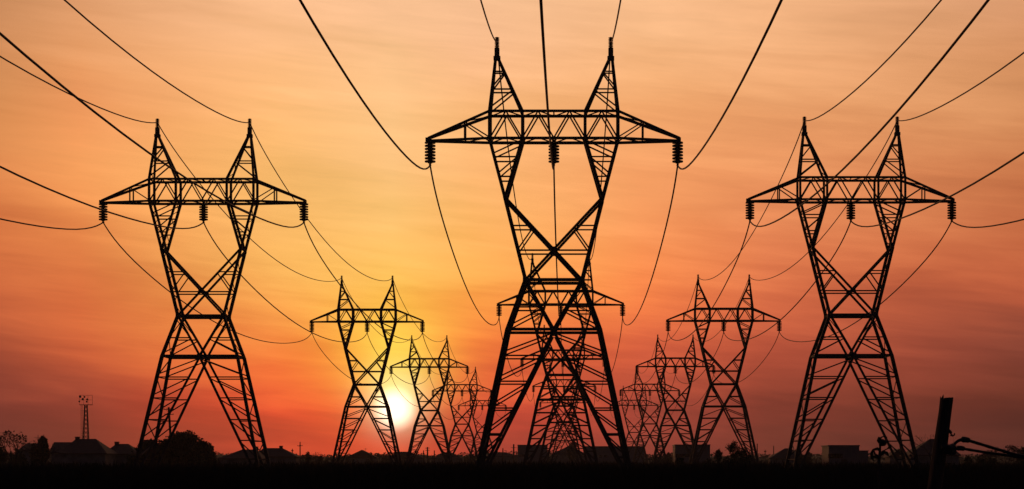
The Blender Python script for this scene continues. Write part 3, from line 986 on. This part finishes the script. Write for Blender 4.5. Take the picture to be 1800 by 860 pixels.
# ------------------------------------------------------------------ dry plant with curled leaves
def dry_plant():
    d = 62.0
    ox = X_at(1545, d)
    root = empty('withered_plant', (ox, d, 0))
    def Q(px, py, y=0): return Vector((X_at(px, d)-ox, y, Z_at(py, d)))
    st = MB()
    st.tube([(0,0,-.05), Q(1545,815), Q(1546,800), Q(1547,786), Q(1546,776), Q(1549,769), Q(1555,766.5)], [.05,.045,.04,.032,.026,.022,.014], 7)
    st.tube([Q(1546,798), Q(1552,793), Q(1560,789), Q(1562.5,786.5)], [.025,.02,.016,.01], 6)
    st.tube([Q(1545,804), Q(1538,798), Q(1535,790), Q(1540,788)], [.03,.03,.03,.02], 6)
    st.build('stem', M['bark'], root)
    lf = MB(); rnd = random.Random(3)
    def leaf(pts, w):
        pts = [Vector(p) for p in pts]
        n0 = len(lf.v)
        for i, p in enumerate(pts):
            t = i/(len(pts)-1); ww = w*math.sin(math.pi*min(1, .12+t*.86))
            dv = (pts[min(i+1,len(pts)-1)] - pts[max(i-1,0)]).normalized()
            u = dv.cross(Vector((0,1,0))).normalized()
            u = (u + Vector((0, .35, 0))).normalized()
            lf.v += [tuple(p-u*ww), tuple(p + Vector((0,.03,0))), tuple(p+u*ww)]
        for i in range(len(pts)-1):
            a = n0+i*3
            lf.f += [(a, a+1, a+4, a+3), (a+1, a+2, a+5, a+4)]
    leaf([Q(1549,770), Q(1545,770), Q(1543,775), Q(1544.5,780)], .045)
    leaf([Q(1555,766.5), Q(1558,769), Q(1556,774)], .04)
    leaf([Q(1560,789), Q(1564,786), Q(1567,787)], .05)
    leaf([Q(1535,790), Q(1532,797), Q(1533,806), Q(1537,812)], .055)
    leaf([Q(1536,791), Q(1542,789), Q(1547,792), Q(1549,798)], .055)
    leaf([Q(1546,802), Q(1553,795), Q(1559,797), Q(1563,803)], .07)
    leaf([Q(1545,808), Q(1540,803), Q(1535,804), Q(1530,809)], .05)
    lf.build('curled_leaves', M['leaf'], root)
    hd = MB()
    c = Q(1552, 778)
    for k in range(5):
        a = k*1.3
        hd.lathe([(.02,-.09),(.07,-.06),(.085,0),(.06,.05),(.02,.08)], 9, (c.x+.03*math.cos(a), .02*math.sin(a), c.z+.02*math.sin(a*2)))
    hd.build('seed_head', M['bark'], root)
    tag(root, 'withered plant with drooping seed head and curled leaves before the block building', 'plant')
dry_plant()

# ------------------------------------------------------------------ weeds added for the dark fade at the bottom, far woodland
def weeds():  # added blade strips, thinning upwards so the bottom fades to black
    rnd = random.Random(11); mb = MB()
    def strip(n, y0, y1, hmin, hmax, w):
        for _ in range(n):
            y = rnd.uniform(y0, y1)
            xl, xr = X_at(-40, y), X_at(1850, y)
            x = rnd.uniform(xl, xr)
            c = mnoise.noise(Vector((x*.12, y*.05, 1.7)))*.5 + mnoise.noise(Vector((x*.5, y*.2, 4.1)))*.3
            h = lerp(hmin, hmax, rnd.random()**1.6) * (1 + .28*c)
            lx = rnd.gauss(0, .18)*h; ly = rnd.gauss(0, .15)*h
            ww = w*rnd.uniform(.6, 1.5)
            n0 = len(mb.v)
            mb.v += [(x-ww, y, 0), (x+ww, y, 0), (x+ww*.7+lx*.4, y+ly*.4, h*.6), (x-ww*.7+lx*.4, y+ly*.4, h*.6), (x+lx, y+ly, h)]
            mb.f += [(n0, n0+1, n0+2, n0+3), (n0+3, n0+2, n0+4)]
    strip(30000, 23, 40, .9, 1.2, .007)
    strip(52000, 75, 150, .7, 1.6, .02)
    strip(20000, 150, 330, .8, 1.9, .045)
    strip(16000, 260, 390, .8, 2.5, .08)
    strip(9000, 480, 560, 1.0, 3.3, .12)
    strip(9000, 640, 720, 1.2, 3.9, .16)
    o = mb.build('dark_fade_weeds', M['weed'])
    tag(o, 'dense black tall weeds added to make the bottom fade to black', 'weeds', None, 'stuff')
weeds()

def woodland():
    rnd = random.Random(21); mb = MB()
    for band, (y0, y1, n, h0, h1) in enumerate(((1180, 1250, 9000, 5.5, 8.0), (1420, 1520, 9000, 7.0, 11.0), (2050, 2200, 9000, 12, 17.5))):
        def hgt(x):
            return (lerp(h0, h1, .5+.5*mnoise.noise(Vector((x*.012, band*3.3, .5)))) *
                    (1 + .16*mnoise.noise(Vector((x*.06, band*7.7, 2.5))) + .10*mnoise.noise(Vector((x*.17, band*2.7, 7.5)))))
        # closed mass of the hedges and trees
        xa, xb = X_at(-120, y1), X_at(1920, y1)
        nx = 420; base = len(mb.v); prof = ((y0, 0), (y0+4, .62), (y0+18, .86), (y1-10, .9), (y1, 0))
        for i in range(nx+1):
            x = lerp(xa, xb, i/nx); h = hgt(x)
            for (yy, f) in prof:
                mb.v.append((x + rnd.uniform(-.5, .5), yy + rnd.uniform(-1.5, 1.5), h*f*rnd.uniform(.93, 1.04)))
        m_ = len(prof)
        for i in range(nx):
            for k in range(m_-1):
                a = base + i*m_ + k
                mb.f.append((a, a+m_, a+m_+1, a+1))
        for _ in range(n):
            y = rnd.uniform(y0, y0+30)
            x = rnd.uniform(xa, xb)
            z = hgt(x)*(.55 + .5*rnd.random()**.7)
            s = rnd.uniform(.35, 1.1)
            u = Vector((rnd.gauss(0,1), rnd.gauss(0,1), rnd.gauss(0,1))).normalized()*s
            v = u.orthogonal().normalized()*s*.8
            c = Vector((x, y, max(.8, z)))
            n0 = len(mb.v)
            mb.v += [tuple(c-u), tuple(c-v), tuple(c+u), tuple(c+v)]
            mb.f.append((n0, n0+1, n0+2, n0+3))
    o = mb.build('woodland', M['leaf'])
    tag(o, 'far band of dark trees and hedges closing the flat horizon', 'woodland', None, 'stuff')
woodland()

# ------------------------------------------------------------------ haze
HAZE = 0.00006
if HAZE:
    mb = MB(); mb.box(-2500, 2500, -120, 2750, -1.0, 46.0)
    hz = bpy.data.materials.new('evening_haze'); hz.use_nodes = True
    nt = hz.node_tree
    for n in list(nt.nodes): nt.nodes.remove(n)
    out = nt.nodes.new('ShaderNodeOutputMaterial')
    pv = nt.nodes.new('ShaderNodeVolumePrincipled')
    pv.inputs['Color'].default_value = (.9, .86, .84, 1)
    pv.inputs['Density'].default_value = HAZE
    pv.inputs['Anisotropy'].default_value = 0.45
    nt.links.new(pv.outputs[0], out.inputs['Volume'])
    o = mb.build('haze', hz)
    tag(o, kind='stuff')
    hz.cycles.homogeneous_volume = True if hasattr(hz, 'cycles') and hasattr(hz.cycles, 'homogeneous_volume') else None

# ------------------------------------------------------------------ colour management
vs = scene.view_settings
scene.display_settings.display_device = 'sRGB'
vs.view_transform = 'Standard'; vs.look = 'None'; vs.exposure = 0.0; vs.gamma = 1.0
vs.use_curve_mapping = False
scene.cycles.use_denoising = True
scene.cycles.max_bounces = 4
scene.cycles.volume_bounces = 0
